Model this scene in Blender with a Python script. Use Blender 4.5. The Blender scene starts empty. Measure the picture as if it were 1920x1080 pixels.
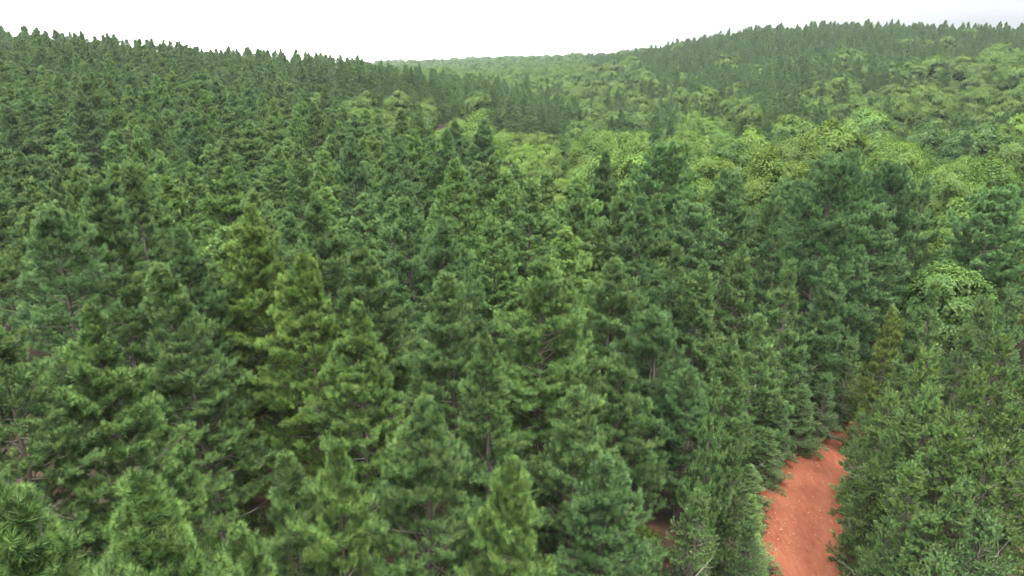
import bpy, math
import numpy as np
from mathutils import Matrix, Vector, Euler

# ------------------------------------------------------------------ camera, sky, sun, exposure
scene = bpy.context.scene
COL = scene.collection
R = math.radians
CAM_H, PITCH, FOCAL = 24.0, R(18.7), 1297.0          # FOCAL: pixels of a 1920 wide frame

cd = bpy.data.cameras.new('camera')
cd.sensor_width = 36.0
cd.lens = 36.0 * FOCAL / 1920.0
cd.clip_start, cd.clip_end = 0.5, 8000.0
cam = bpy.data.objects.new('camera', cd)
cam.location = (0, 0, CAM_H)
cam.rotation_euler = (R(90) - PITCH, 0, 0)
COL.objects.link(cam)
scene.camera = cam

SUN_ELEV, SUN_ROT = 62.0, 135.0                      # degrees; rotation: 0 = over the hills (+Y), 135 = behind the drone on the right
world = bpy.data.worlds.new('World')
scene.world = world
world.use_nodes = True
wn, wl = world.node_tree.nodes, world.node_tree.links
wn.clear()
w_out = wn.new('ShaderNodeOutputWorld')
w_bg = wn.new('ShaderNodeBackground')
w_bg.inputs['Strength'].default_value = 0.08
sky = wn.new('ShaderNodeTexSky')
sky.sky_type = 'NISHITA'
sky.sun_disc = False
sky.sun_elevation = R(SUN_ELEV)
sky.sun_rotation = R(SUN_ROT)
sky.air_density, sky.dust_density = 1.0, 2.0
w_tc = wn.new('ShaderNodeTexCoord')
w_map = wn.new('ShaderNodeMapping')
w_map.inputs['Scale'].default_value = (1.6, 1.6, 7.0)
w_noise = wn.new('ShaderNodeTexNoise')
w_noise.inputs['Scale'].default_value = 1.3
w_noise.inputs['Detail'].default_value = 5.0
w_noise.inputs['Roughness'].default_value = 0.5
w_cl = wn.new('ShaderNodeValToRGB')                  # cloud deck: grey undersides to bright white
w_cl.color_ramp.elements[0].position = 0.26
w_e = w_cl.color_ramp.elements.new(0.36); w_e.color = (2.6, 2.65, 2.7, 1)
w_cl.color_ramp.elements[0].color = (1.75, 1.85, 1.98, 1)
w_cl.color_ramp.elements[2].position = 0.56
w_cl.color_ramp.elements[2].color = (11.0, 11.1, 11.1, 1)
w_mix = wn.new('ShaderNodeMixRGB')
w_mix.inputs['Fac'].default_value = 0.93
wl.new(w_tc.outputs['Generated'], w_map.inputs['Vector'])
wl.new(w_map.outputs['Vector'], w_noise.inputs['Vector'])
# the deck is thin and bright on the left, thicker and greyer to the right
w_dot = wn.new('ShaderNodeVectorMath'); w_dot.operation = 'DOT_PRODUCT'
w_dot.inputs[1].default_value = (-.40, 0, .10)
w_add = wn.new('ShaderNodeMath'); w_add.operation = 'ADD'
wl.new(w_tc.outputs['Generated'], w_dot.inputs[0])
w_soft = wn.new('ShaderNodeMapRange'); w_soft.inputs['To Min'].default_value = .22; w_soft.inputs['To Max'].default_value = .78
wl.new(w_noise.outputs['Fac'], w_soft.inputs['Value']); wl.new(w_soft.outputs['Result'], w_add.inputs[0]); wl.new(w_dot.outputs['Value'], w_add.inputs[1])
wl.new(w_add.outputs['Value'], w_cl.inputs['Fac'])
wl.new(sky.outputs['Color'], w_mix.inputs['Color1'])
wl.new(w_cl.outputs['Color'], w_mix.inputs['Color2'])
# an overcast sky is about twice as bright overhead as at the horizon
w_sep = wn.new('ShaderNodeSeparateXYZ')
w_up = wn.new('ShaderNodeMapRange')
w_up.inputs['To Min'].default_value, w_up.inputs['To Max'].default_value = .8, 2.9
w_cie = wn.new('ShaderNodeVectorMath'); w_cie.operation = 'SCALE'
wl.new(w_tc.outputs['Generated'], w_sep.inputs[0]); wl.new(w_sep.outputs['Z'], w_up.inputs['Value'])
wl.new(w_mix.outputs['Color'], w_cie.inputs[0]); wl.new(w_up.outputs['Result'], w_cie.inputs['Scale'])
wl.new(w_cie.outputs['Vector'], w_bg.inputs['Color'])
wl.new(w_bg.outputs['Background'], w_out.inputs['Surface'])

sd = bpy.data.lights.new('sun', 'SUN')
sd.energy = 1.5
sd.angle = R(14)
sd.color = (1.0, 0.96, 0.9)
sun = bpy.data.objects.new('sun', sd)
az, el = R(SUN_ROT), R(SUN_ELEV)
to_sun = Vector((math.sin(az) * math.cos(el), math.cos(az) * math.cos(el), math.sin(el)))
sun.rotation_euler = (-to_sun).to_track_quat('-Z', 'Y').to_euler()
COL.objects.link(sun)

scene.view_settings.view_transform = 'Standard'
scene.view_settings.look = 'None'
scene.view_settings.exposure = 2.33
scene.view_settings.gamma = 1.0
scene.view_settings.use_curve_mapping = False
scene.cycles.max_bounces = 8
scene.cycles.diffuse_bounces = 4
scene.cycles.glossy_bounces = 2
scene.cycles.transmission_bounces = 6
scene.cycles.volume_bounces = 0
scene.cycles.use_denoising = True

# ------------------------------------------------------------------ where things stand
def ray(px, py):
    a, b = (px - 960.0) / FOCAL, (540.0 - py) / FOCAL
    cp, sp = math.cos(PITCH), math.sin(PITCH)
    return np.array([a, cp + b * sp, -sp + b * cp])

def azim(px):                                        # direction over the ground of a column of the photo, at the horizon
    return math.atan2((px - 960.0) / FOCAL * math.cos(PITCH), 1.0)

def place(px, py, d):                                # point seen at a pixel, d metres away over the ground
    v = ray(px, py)
    v = v * d / math.hypot(v[0], v[1])
    return v[0], v[1], CAM_H + v[2]

def ground_at(px, py, z=0.0):
    v = ray(px, py)
    v = v * (z - CAM_H) / v[2]
    return v[0], v[1]

def project(x, y, z):
    cp, sp = math.cos(PITCH), math.sin(PITCH)
    dz = z - CAM_H
    dep = y * cp - dz * sp
    up = y * sp + dz * cp
    return 960 + FOCAL * x / dep, 540 - FOCAL * up / dep

def smooth(a, b, x):
    t = np.clip((x - a) / (b - a), 0, 1)
    return t * t * (3 - 2 * t)

# terrain heights surveyed at columns of the photo and distances
SURVEY = {
    8:    [(-900, 0), (-300, 0), (300, 0), (960, 0), (1500, 0), (2200, 0), (2900, 0)],
    25:   [(-900, 0), (-300, 0), (300, 0), (960, 0), (1500, 0), (2200, 0), (2900, 0)],
    46:   [(-900, 0), (-300, 0), (300, 0), (960, 0), (1500, 0), (2200, -.5), (2900, 0)],
    70:   [(-900, 1), (-300, 1), (300, 0), (900, 0), (1300, -1), (1600, -1.5), (2200, -4), (2900, -4)],
    100:  [(-900, 4), (-300, 3), (0, 2), (500, 1), (860, 0), (1050, -3), (1300, -4), (1700, -5), (2200, -6), (2900, -6)],
    150:  [(-900, 8), (-300, 7), (0, 5), (500, 2.5), (640, 0), (860, -4), (1100, -6), (1500, -5), (2200, -4), (2900, -4)],
    230:  [(-900, 15), (-300, 14), (0, 11), (400, 9), (700, 6), (850, 1), (1000, -4), (1200, -4), (1500, 0), (1900, 1), (2200, 2), (2900, 2)],
    320:  [(-900, 20), (-300, 20), (0, 15.8), (300, 12.6), (500, 9.2), (690, 5.6), (850, 0), (1000, -4), (1100, -4), (1300, 3), (1500, 8), (1900, 9), (2900, 9)],
    480:  [(-900, 14), (0, 12), (500, 6), (700, -2), (850, -6), (1000, 0), (1200, 9), (1300, 21), (1500, 29.5), (1700, 28), (1900, 23), (2200, 22), (2900, 22)],
    700:  [(-900, 5), (0, 2), (700, -8), (850, -2), (1000, 5), (1090, 8), (1200, 12), (1300, 20), (1500, 22), (1900, 19), (2900, 19)],
    1200: [(-900, 0), (0, 0), (700, -4), (850, 5.4), (1000, 4), (1100, 7), (1500, 10), (2900, 10)],
    1700: [(-900, -20), (0, -20), (700, -20), (1000, -20), (1500, -15), (2900, -15)],
}
_DK = np.log(np.array(sorted(SURVEY)))
_AZ = np.linspace(R(-75), R(75), 151)
_HT = np.array([np.interp(_AZ, [azim(p) for p, _ in SURVEY[k]], [h for _, h in SURVEY[k]]) for k in sorted(SURVEY)])
_ker = np.exp(-0.5 * (np.arange(-9, 10) / 3.5) ** 2); _ker /= _ker.sum()
_HT = np.array([np.convolve(np.pad(r, 9, mode='edge'), _ker, mode='valid') for r in _HT])

def ground_z(x, y):
    x, y = np.asarray(x, float), np.asarray(y, float)
    d = np.hypot(x, y)
    a = np.arctan2(x, y)
    back = 1 - smooth(R(80), R(120), np.abs(a))      # behind the drone the land is level
    ld = np.log(np.clip(d, 9, 1690))
    i = np.clip(np.searchsorted(_DK, ld, side='right') - 1, 0, len(_DK) - 2)
    t = (ld - _DK[i]) / (_DK[i + 1] - _DK[i])
    t = t * t * (3 - 2 * t) * .5 + t * .5
    fa = np.clip((a - _AZ[0]) / (_AZ[1] - _AZ[0]), 0, 149.999)
    j = fa.astype(int); u = fa - j
    h0 = _HT[i, j] * (1 - u) + _HT[i, j + 1] * u
    h1 = _HT[i + 1, j] * (1 - u) + _HT[i + 1, j + 1] * u
    far = smooth(60, 150, d)
    bump = far * (1.2 * np.sin(x * .021 + 1) * np.cos(y * .017) + .7 * np.sin(x * .06 + y * .043))
    bump = bump + .06 * np.sin(x * .9 + .4 * y) * np.sin(.7 * y - .3 * x + 1)
    return (h0 * (1 - t) + h1 * t) * back + bump * back

# ------------------------------------------------------------------ mesh helpers
def mesh_of(name, V, F, mats, mat_index=None, tint=None, facing=None):
    V = np.ascontiguousarray(V, np.float32); F = np.ascontiguousarray(F, np.int32)
    m = bpy.data.meshes.new(name)
    m.vertices.add(len(V)); m.vertices.foreach_set('co', V.ravel())
    m.loops.add(F.size); m.loops.foreach_set('vertex_index', F.ravel())
    k = F.shape[1]
    m.polygons.add(len(F)); m.polygons.foreach_set('loop_start', np.arange(0, F.size, k, dtype=np.int32))
    for mt in mats: m.materials.append(mt)
    if mat_index is not None: m.polygons.foreach_set('material_index', np.ascontiguousarray(mat_index, np.int32))
    if tint is not None:
        a = m.attributes.new('tint', 'FLOAT', 'POINT'); a.data.foreach_set('value', np.ascontiguousarray(tint, np.float32))
    if facing is not None:
        a = m.attributes.new('facing', 'FLOAT_VECTOR', 'POINT'); a.data.foreach_set('vector', np.ascontiguousarray(facing, np.float32).ravel())
    m.update(calc_edges=True)
    return m

def unit(v):
    return v / np.maximum(np.linalg.norm(v, axis=-1, keepdims=True), 1e-9)

class Parts:                                         # triangles of several materials gathered into one mesh
    def __init__(self): self.V, self.F, self.M, self.T, self.N, self.n = [], [], [], [], [], 0
    def add(self, V, F, mat, tint=0.5, facing=None):
        self.V.append(V); self.F.append(F + self.n); self.M.append(np.full(len(F), mat)); self.n += len(V)
        self.T.append(np.broadcast_to(np.asarray(tint, float), (len(V),)))
        self.N.append(np.broadcast_to([0., 0, 1], (len(V), 3)) if facing is None else facing)
    def mesh(self, name, mats):
        return mesh_of(name, np.concatenate(self.V), np.concatenate(self.F), mats, np.concatenate(self.M), np.concatenate(self.T), np.concatenate(self.N))

def tube(pts, rad, sides=5):
    pts = np.asarray(pts, float); rad = np.asarray(rad, float)
    t = unit(np.gradient(pts, axis=0))
    ref = np.where(np.abs(t[:, 2:3]) > .9, np.array([[1., 0, 0]]), np.array([[0, 0, 1.]]))
    u = unit(np.cross(t, ref)); v = np.cross(t, u)
    a = np.arange(sides) / sides * 2 * math.pi
    ring = pts[:, None] + rad[:, None, None] * (u[:, None] * np.cos(a)[None, :, None] + v[:, None] * np.sin(a)[None, :, None])
    V = ring.reshape(-1, 3); n = len(pts); F = []
    for i in range(n - 1):
        for j in range(sides):
            a0, a1 = i * sides + j, i * sides + (j + 1) % sides
            F += [(a0, a1, a1 + sides), (a0, a1 + sides, a0 + sides)]
    return V, np.array(F)

def needles(P, D, tint, n, length, width, shoot, rng):
    """bottle-brush tufts of pine needles: P shoot tips, D shoot directions; one narrow triangle per needle"""
    T = len(P); N = T * n
    P = np.repeat(P, n, 0); D = np.repeat(unit(D), n, 0); tn = np.repeat(tint, n)
    s = rng.random(N)
    base = P + D * ((s - 1) * shoot)[:, None]
    u = unit(np.cross(D, rng.normal(size=(N, 3)))); 
    ang = R(72) - R(54) * s ** 1.3 + rng.normal(0, .14, N)
    d = D * np.cos(ang)[:, None] + u * np.sin(ang)[:, None]
    d[:, 2] -= .10 * np.sin(ang)
    d = unit(d)
    ln = length * rng.uniform(.75, 1.12, N)
    w = unit(np.cross(d, rng.normal(size=(N, 3)))) * (width * .5)
    V = np.empty((N, 3, 3))
    V[:, 0] = base - w; V[:, 1] = base + w; V[:, 2] = base + d * ln[:, None]
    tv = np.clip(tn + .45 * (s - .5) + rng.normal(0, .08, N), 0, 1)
    out = unit(base + d * (ln * .6)[:, None] - (P - D * shoot * .7))
    fc = unit(out * .72 + D * .25 + [0, 0, .30] + rng.normal(0, .30, (N, 3)))     # a needle scatters light as a rod leaning outward from its shoot
    return V.reshape(-1, 3), np.arange(N * 3).reshape(-1, 3), np.repeat(tv, 3), np.repeat(fc, 3, 0)

# ------------------------------------------------------------------ materials
def new_mat(name):
    m = bpy.data.materials.new(name); m.use_nodes = True
    nt = m.node_tree; nt.nodes.clear()
    return m, nt.nodes, nt.links

def leafy(name, dark, light, trans, gloss, rough, spread=.12):
    m, N, L = new_mat(name)
    at = N.new('ShaderNodeAttribute'); at.attribute_name = 'tint'
    rp = N.new('ShaderNodeMix'); rp.data_type = 'RGBA'
    rp.inputs['A'].default_value = (*dark, 1); rp.inputs['B'].default_value = (*light, 1)
    L.new(at.outputs['Fac'], rp.inputs['Factor'])
    oi = N.new('ShaderNodeObjectInfo')
    mul = N.new('ShaderNodeMix'); mul.data_type = 'RGBA'; mul.blend_type = 'MULTIPLY'; mul.inputs['Factor'].default_value = 1
    L.new(rp.outputs['Result'], mul.inputs['A']); L.new(oi.outputs['Color'], mul.inputs['B'])
    hv = N.new('ShaderNodeHueSaturation')
    mr = N.new('ShaderNodeMapRange'); mr.inputs['To Min'].default_value = 1 - spread; mr.inputs['To Max'].default_value = 1 + spread
    L.new(oi.outputs['Random'], mr.inputs['Value']); L.new(mr.outputs['Result'], hv.inputs['Value'])
    L.new(mul.outputs['Result'], hv.inputs['Color'])
    di = N.new('ShaderNodeBsdfDiffuse'); tr = N.new('ShaderNodeBsdfTranslucent'); gl = N.new('ShaderNodeBsdfGlossy')
    gl.inputs['Roughness'].default_value = rough; gl.inputs['Color'].default_value = (.9, .95, .9, 1)
    for s in (di, tr): L.new(hv.outputs['Color'], s.inputs['Color'])
    fa = N.new('ShaderNodeAttribute'); fa.attribute_name = 'facing'
    vt = N.new('ShaderNodeVectorTransform'); vt.vector_type = 'NORMAL'; vt.convert_from = 'OBJECT'; vt.convert_to = 'WORLD'
    L.new(fa.outputs['Vector'], vt.inputs['Vector'])
    for s in (di, tr): L.new(vt.outputs['Vector'], s.inputs['Normal'])
    m1 = N.new('ShaderNodeMixShader'); m1.inputs['Fac'].default_value = trans
    L.new(di.outputs[0], m1.inputs[1]); L.new(tr.outputs[0], m1.inputs[2])
    m2 = N.new('ShaderNodeMixShader'); m2.inputs['Fac'].default_value = gloss
    L.new(m1.outputs[0], m2.inputs[1]); L.new(gl.outputs[0], m2.inputs[2])
    o = N.new('ShaderNodeOutputMaterial'); L.new(m2.outputs[0], o.inputs['Surface'])
    return m

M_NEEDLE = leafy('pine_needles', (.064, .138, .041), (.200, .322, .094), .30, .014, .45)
M_LEAF = leafy('broad_leaves', (.024, .057, .010), (.088, .134, .022), .30, .010, .45)

def noise_mat(name, stops, scale, rough=.9, bump=.3, stretch=(1, 1, 1), detail=8, scale2=None, mix2=None):
    m, N, L = new_mat(name)
    tc = N.new('ShaderNodeTexCoord'); mp = N.new('ShaderNodeMapping'); mp.inputs['Scale'].default_value = stretch
    L.new(tc.outputs['Object'], mp.inputs['Vector'])
    no = N.new('ShaderNodeTexNoise'); no.inputs['Scale'].default_value = scale; no.inputs['Detail'].default_value = detail
    no.inputs['Roughness'].default_value = .65
    L.new(mp.outputs['Vector'], no.inputs['Vector'])
    rp = N.new('ShaderNodeValToRGB'); e = rp.color_ramp.elements
    while len(e) < len(stops): e.new(.5)
    for q, (p, c) in zip(e, stops): q.position = p; q.color = (*c, 1)
    L.new(no.outputs['Fac'], rp.inputs['Fac'])
    col = rp.outputs['Color']
    if scale2:
        n2 = N.new('ShaderNodeTexNoise'); n2.inputs['Scale'].default_value = scale2; n2.inputs['Detail'].default_value = 4
        L.new(tc.outputs['Object'], n2.inputs['Vector'])
        r2 = N.new('ShaderNodeMapRange'); r2.inputs['From Min'].default_value = .48; r2.inputs['From Max'].default_value = .62
        L.new(n2.outputs['Fac'], r2.inputs['Value'])
        mx = N.new('ShaderNodeMix'); mx.data_type = 'RGBA'
        L.new(r2.outputs['Result'], mx.inputs['Factor']); L.new(col, mx.inputs['A']); mx.inputs['B'].default_value = (*mix2, 1)
        col = mx.outputs['Result']
    b = N.new('ShaderNodeBsdfPrincipled'); b.inputs['Roughness'].default_value = rough
    b.inputs['Specular IOR Level'].default_value = .2
    L.new(col, b.inputs['Base Color'])
    if bump:
        bp = N.new('ShaderNodeBump'); bp.inputs['Strength'].default_value = bump; bp.inputs['Distance'].default_value = .06
        L.new(no.outputs['Fac'], bp.inputs['Height']); L.new(bp.outputs['Normal'], b.inputs['Normal'])
    o = N.new('ShaderNodeOutputMaterial'); L.new(b.outputs[0], o.inputs['Surface'])
    return m

M_BARK = noise_mat('pine_bark', [(.3, (.042, .035, .029)), (.55, (.082, .068, .056)), (.75, (.13, .11, .095))], 7, stretch=(1, 1, .35), bump=.5)
M_TWIG = noise_mat('twig_bark', [(.3, (.052, .046, .032)), (.7, (.10, .086, .062))], 9, bump=0)
M_DEAD = noise_mat('dead_wood', [(.3, (.13, .12, .105)), (.7, (.25, .23, .20))], 9, bump=0)
M_LBARK = noise_mat('hardwood_bark', [(.3, (.12, .11, .095)), (.7, (.30, .28, .25))], 6, stretch=(1, 1, .3), bump=.4)
M_FLOOR = noise_mat('pine_straw', [(.25, (.014, .007, .004)), (.5, (.030, .014, .007)), (.75, (.055, .026, .013))], 1.7, bump=.6, scale2=.5, mix2=(.016, .015, .009))
M_CLAY = noise_mat('red_clay', [(.25, (.055, .016, .008)), (.40, (.095, .026, .011)), (.58, (.128, .038, .017)), (.78, (.21, .095, .052))], 3.2, bump=1.0, detail=14, stretch=(1.6, .35, 1), scale2=2.6, mix2=(.125, .037, .017))
def worn(m, dust, amount):
    """paler packed dust where wheels have run"""
    N, L = m.node_tree.nodes, m.node_tree.links
    b = next(n for n in N if n.type == 'BSDF_PRINCIPLED'); src = b.inputs['Base Color'].links[0].from_socket
    at = N.new('ShaderNodeAttribute'); at.attribute_name = 'tint'
    no = N.new('ShaderNodeTexNoise'); no.inputs['Scale'].default_value = .9; no.inputs['Detail'].default_value = 6
    tc = N.new('ShaderNodeTexCoord'); L.new(tc.outputs['Object'], no.inputs['Vector'])
    k = N.new('ShaderNodeMath'); k.operation = 'MULTIPLY'; L.new(at.outputs['Fac'], k.inputs[0]); L.new(no.outputs['Fac'], k.inputs[1])
    k2 = N.new('ShaderNodeMath'); k2.operation = 'MULTIPLY'; k2.inputs[1].default_value = amount; k2.use_clamp = True; L.new(k.outputs[0], k2.inputs[0])
    mx = N.new('ShaderNodeMix'); mx.data_type = 'RGBA'; mx.inputs['B'].default_value = (*dust, 1)
    L.new(k2.outputs[0], mx.inputs['Factor']); L.new(src, mx.inputs['A']); L.new(mx.outputs['Result'], b.inputs['Base Color'])
worn(M_CLAY, (.165, .058, .030), .75)
M_TAN = noise_mat('tan_dirt', [(.3, (.11, .062, .035)), (.7, (.17, .10, .058))], 1.5, bump=.5)
M_STONE = noise_mat('stone', [(.3, (.16, .065, .038)), (.7, (.29, .165, .11))], 6, bump=.2)

# ------------------------------------------------------------------ object helpers
def link(name, data, parent=None, mtx=None, color=None):
    o = bpy.data.objects.new(name, data)
    COL.objects.link(o)
    if parent: o.parent = parent
    if mtx is not None: o.matrix_local = mtx
    if color is not None: o.color = (*color, 1)
    return o

def tag(o, label=None, cat=None, group=None, kind=None):
    if label: o['label'] = label
    if cat: o['category'] = cat
    if group: o['group'] = group
    if kind: o['kind'] = kind
    return o

def copy_tree(src, loc, rz, scale, color):
    r = src.copy(); COL.objects.link(r)
    r.location = loc; r.rotation_euler = (0, 0, rz); r.scale = scale
    for ch in src.children:
        c = ch.copy(); COL.objects.link(c); c.parent = r; c.color = (*color, 1)
    return r

# ------------------------------------------------------------------ the ground
def ground_sheet():
    rad = np.concatenate([[0.0], np.geomspace(1.5, 70, 150), np.geomspace(72, 1900, 190)])
    fine = np.linspace(R(-52), R(52), 330)
    rest = np.linspace(R(52), R(308), 90)[1:-1]
    ang = np.concatenate([fine, rest]); na = len(ang)
    X = rad[1:, None] * np.sin(ang)[None]; Y = rad[1:, None] * np.cos(ang)[None]
    V = np.concatenate([[[0, 0, 0]], np.stack([X, Y, ground_z(X, Y)], -1).reshape(-1, 3)])
    nr = len(rad) - 1
    i, j = np.meshgrid(np.arange(nr - 1), np.arange(na), indexing='ij')
    a = 1 + i * na + j; b = 1 + i * na + (j + 1) % na
    Q = np.stack([a, b, b + na, a + na], -1).reshape(-1, 4)[:, ::-1]
    F = np.concatenate([Q[:, [0, 1, 2]], Q[:, [0, 2, 3]], np.stack([np.zeros(na, int), 1 + (np.arange(na) + 1) % na, 1 + np.arange(na)], -1)])
    m = mesh_of('ground', V, F, [M_FLOOR])
    m.polygons.foreach_set('use_smooth', np.ones(len(F), bool))
    return tag(link('ground', m), kind='structure')

def strip(name, line, widths, mat, seed, lift=.05, bay=0):
    """a dirt track along a centre line over the ground, its ragged rims running under the ground sheet"""
    line = np.array(line, float); t = np.arange(len(line))
    tt = np.linspace(0, len(line) - 1, 160)
    cx, cy, w = np.interp(tt, t, line[:, 0]), np.interp(tt, t, line[:, 1]), np.interp(tt, t, widths)
    k = np.ones(17) / 17
    sm = lambda a: np.convolve(np.pad(a, 8, mode='edge'), k, mode='valid')
    cx, cy, w = sm(cx), sm(cy), sm(w)
    tx, ty = np.gradient(cx), np.gradient(cy); ln = np.hypot(tx, ty); nx, ny = ty / ln, -tx / ln
    n = 41; s = np.linspace(-1, 1, n)
    rng = np.random.default_rng(seed)
    rag = lambda: np.convolve(rng.normal(0, 1, 168), np.ones(9) / 9, mode='valid')
    rl, rr = 1 + .30 * rag() + .05 * rng.normal(0, 1, 160), 1 + .30 * rag() + .05 * rng.normal(0, 1, 160)
    off = np.where(s[None] < 0, s[None] * rl[:, None], s[None] * rr[:, None]) * (w / 2)[:, None]
    X = cx[:, None] + nx[:, None] * off; Y = cy[:, None] + ny[:, None] * off
    rut = -.05 * (np.exp(-((off - .8) / .28) ** 2) + np.exp(-((off + .8) / .28) ** 2))
    Z = ground_z(X, Y) + lift + .06 * (1 - s[None] ** 2) + rut - .16 * np.clip(np.abs(s[None]) - .86, 0, 1) / .14
    Z += .012 * np.sin(X * 7 + Y * 3) * np.sin(Y * 9 - X * 2)
    wear = np.exp(-((off - .85) / .42) ** 2) + np.exp(-((off + .85) / .42) ** 2) * .9
    V = np.stack([X, Y, Z], -1).reshape(-1, 3)
    i, j = np.meshgrid(np.arange(159), np.arange(n - 1), indexing='ij'); a = (i * n + j).ravel()
    F = np.stack([a, a + 1, a + n + 1, a + n], -1)
    m = mesh_of(name, V, F, [mat], None, wear.ravel()); m.polygons.foreach_set('use_smooth', np.ones(len(F), bool))
    return tag(link(name, m), kind='structure'), (cx, cy, w)

ground_sheet()
ROAD_PX = [(1500, 1600), (1522, 1300), (1524, 1080), (1515, 1000), (1510, 935), (1532, 880), (1572, 838), (1640, 806), (1760, 785), (1900, 775)]
road, (RX, RY, RW) = strip('dirt_road', [ground_at(*p) for p in ROAD_PX], [4.4, 4.4, 4.6, 5.2, 6.2, 5.2, 4.4, 3.8, 3.8, 3.8], M_CLAY, 3)
track, _tr = strip('dirt_track', [ground_at(*p) for p in [(1990, 1400), (1960, 1200), (1945, 1075), (1990, 1000), (2080, 960)]], [3, 3, 3, 3, 3], M_TAN, 5)

# stones lying on the road: geometry too small to pick apart
def stones():
    rng = np.random.default_rng(11); P = Parts()
    ico = np.array([(0, 0, 1), (.9, 0, .1), (.28, .85, -.1), (-.72, .53, .1), (-.72, -.53, -.1), (.28, -.85, .1), (0, 0, -1)], float)
    fc = np.array([(0, 1, 2), (0, 2, 3), (0, 3, 4), (0, 4, 5), (0, 5, 1), (6, 2, 1), (6, 3, 2), (6, 4, 3), (6, 5, 4), (6, 1, 5)])
    for k in range(1700):
        i = int(rng.integers(20, 130)); side = rng.uniform(-.5, .5) if k % 3 else -.5 * rng.random() ** .6
        tx, ty = RX[i + 1] - RX[i], RY[i + 1] - RY[i]; l = math.hypot(tx, ty)
        f = rng.random()
        x = RX[i] + tx * f + ty / l * side * RW[i] * .95; y = RY[i] + ty * f - tx / l * side * RW[i] * .95
        r = .014 + .075 * rng.random() ** 5
        v = ico * r * rng.uniform(.6, 1.3, 3) * (1 + .25 * rng.normal(size=(7, 1)))
        a = rng.uniform(0, 6.28); c, s = math.cos(a), math.sin(a)
        v = v @ np.array([[c, -s, 0], [s, c, 0], [0, 0, .8]])
        P.add(v + [x, y, float(ground_z(x, y)) + .085], fc, 0)
    return tag(link('gravel', P.mesh('gravel', [M_STONE])), kind='stuff', label='loose pale stones scattered over the red clay road', cat='gravel')
stones()

# ------------------------------------------------------------------ pines
def bough_form(L, rng, style):
    """twigs (polyline, radii) and tufts (tip, direction, tint) of one bough growing along +X"""
    wood, tp, td, tt = [], [], [], []
    t = np.linspace(0, 1, 6)
    bend = rng.uniform(-.12, .12)
    rise = style['rise'] * rng.uniform(.6, 1.3)
    main = np.stack([L * t, L * bend * t ** 2, L * rise * t ** 2.2], -1)
    wood.append((main, np.interp(t, [0, 1], [.011 + .011 * L, .006])))
    at = lambda u: np.array([np.interp(u, t, main[:, k]) for k in range(3)])
    n = max(3, int(round(style['per_m'] * L + 2)))
    start = .18 if L < 1.2 else style['bare']
    for q in range(n):
        u = start + (1 - start) * (q + rng.uniform(.1, .9)) / n
        p = at(min(u, 1)); side = 1 if q % 2 else -1
        a = side * R(rng.uniform(28, 68)); e = R(rng.normal(style['twig_up'], 14))
        d = np.array([math.cos(a) * math.cos(e), math.sin(a) * math.cos(e), math.sin(e)])
        ln = (style['twig'] * (1.15 - u) * min(L, 2.4) * .55 + .14) * rng.uniform(.6, 1.25)
        tip = p + d * ln + np.array([0, 0, .12 * ln])
        wood.append((np.array([p, p + d * ln * .5, tip]), np.array([.008, .006, .004])))
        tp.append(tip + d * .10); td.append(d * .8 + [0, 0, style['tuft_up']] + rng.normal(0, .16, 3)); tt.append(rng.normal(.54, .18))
        m = int(ln / style['gap'])
        for s in range(m):
            f = rng.uniform(.25, .85); pp = p + (tip - p) * f
            a2 = a + R(rng.choice([-1, 1]) * rng.uniform(30, 60))
            d2 = np.array([math.cos(a2), math.sin(a2), rng.uniform(.1, .7)]); d2 /= np.linalg.norm(d2)
            l2 = rng.uniform(.10, .26)
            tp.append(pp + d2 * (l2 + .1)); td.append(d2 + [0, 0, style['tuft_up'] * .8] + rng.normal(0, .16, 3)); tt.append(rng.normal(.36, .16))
            wood.append((np.array([pp, pp + d2 * (l2 + .02)]), np.array([.005, .004])))
    for q in range(2 if L < 1 else 3):
        d = unit(np.array([1, rng.normal(0, .35) , .25 + style['tuft_up'] * rng.uniform(.5, 1)]))
        tp.append(main[-1] + d * rng.uniform(.06, .2)); td.append(d); tt.append(rng.normal(.62, .1))
    return wood, np.array(tp), np.array(td), np.array(tt)

PINE = dict(rise=.22, per_m=5.6, bare=.25, twig=.72, twig_up=16, tuft_up=.55, gap=.26, length=.19, shoot=.24)
YOUNG = dict(rise=.02, per_m=6.5, bare=.12, twig=.60, twig_up=4, tuft_up=.12, gap=.17, length=.10, shoot=.30)
LODS = dict(close=(150, .0088), near=(100, .0145), mid=(34, .040), far=(14, .095))

def bough_mesh(L, rng, style, lod):
    wood, P, D, T = bough_form(L, rng, style)
    n, w = LODS[lod]; b = Parts()
    for pts, rad in wood:
        V, F = tube(pts, rad, 4 if lod in ('near', 'close') else 3); b.add(V, F, 1)
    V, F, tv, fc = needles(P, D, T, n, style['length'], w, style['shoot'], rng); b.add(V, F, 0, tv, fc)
    return b.mesh('bough', [M_NEEDLE, M_TWIG])

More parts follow.
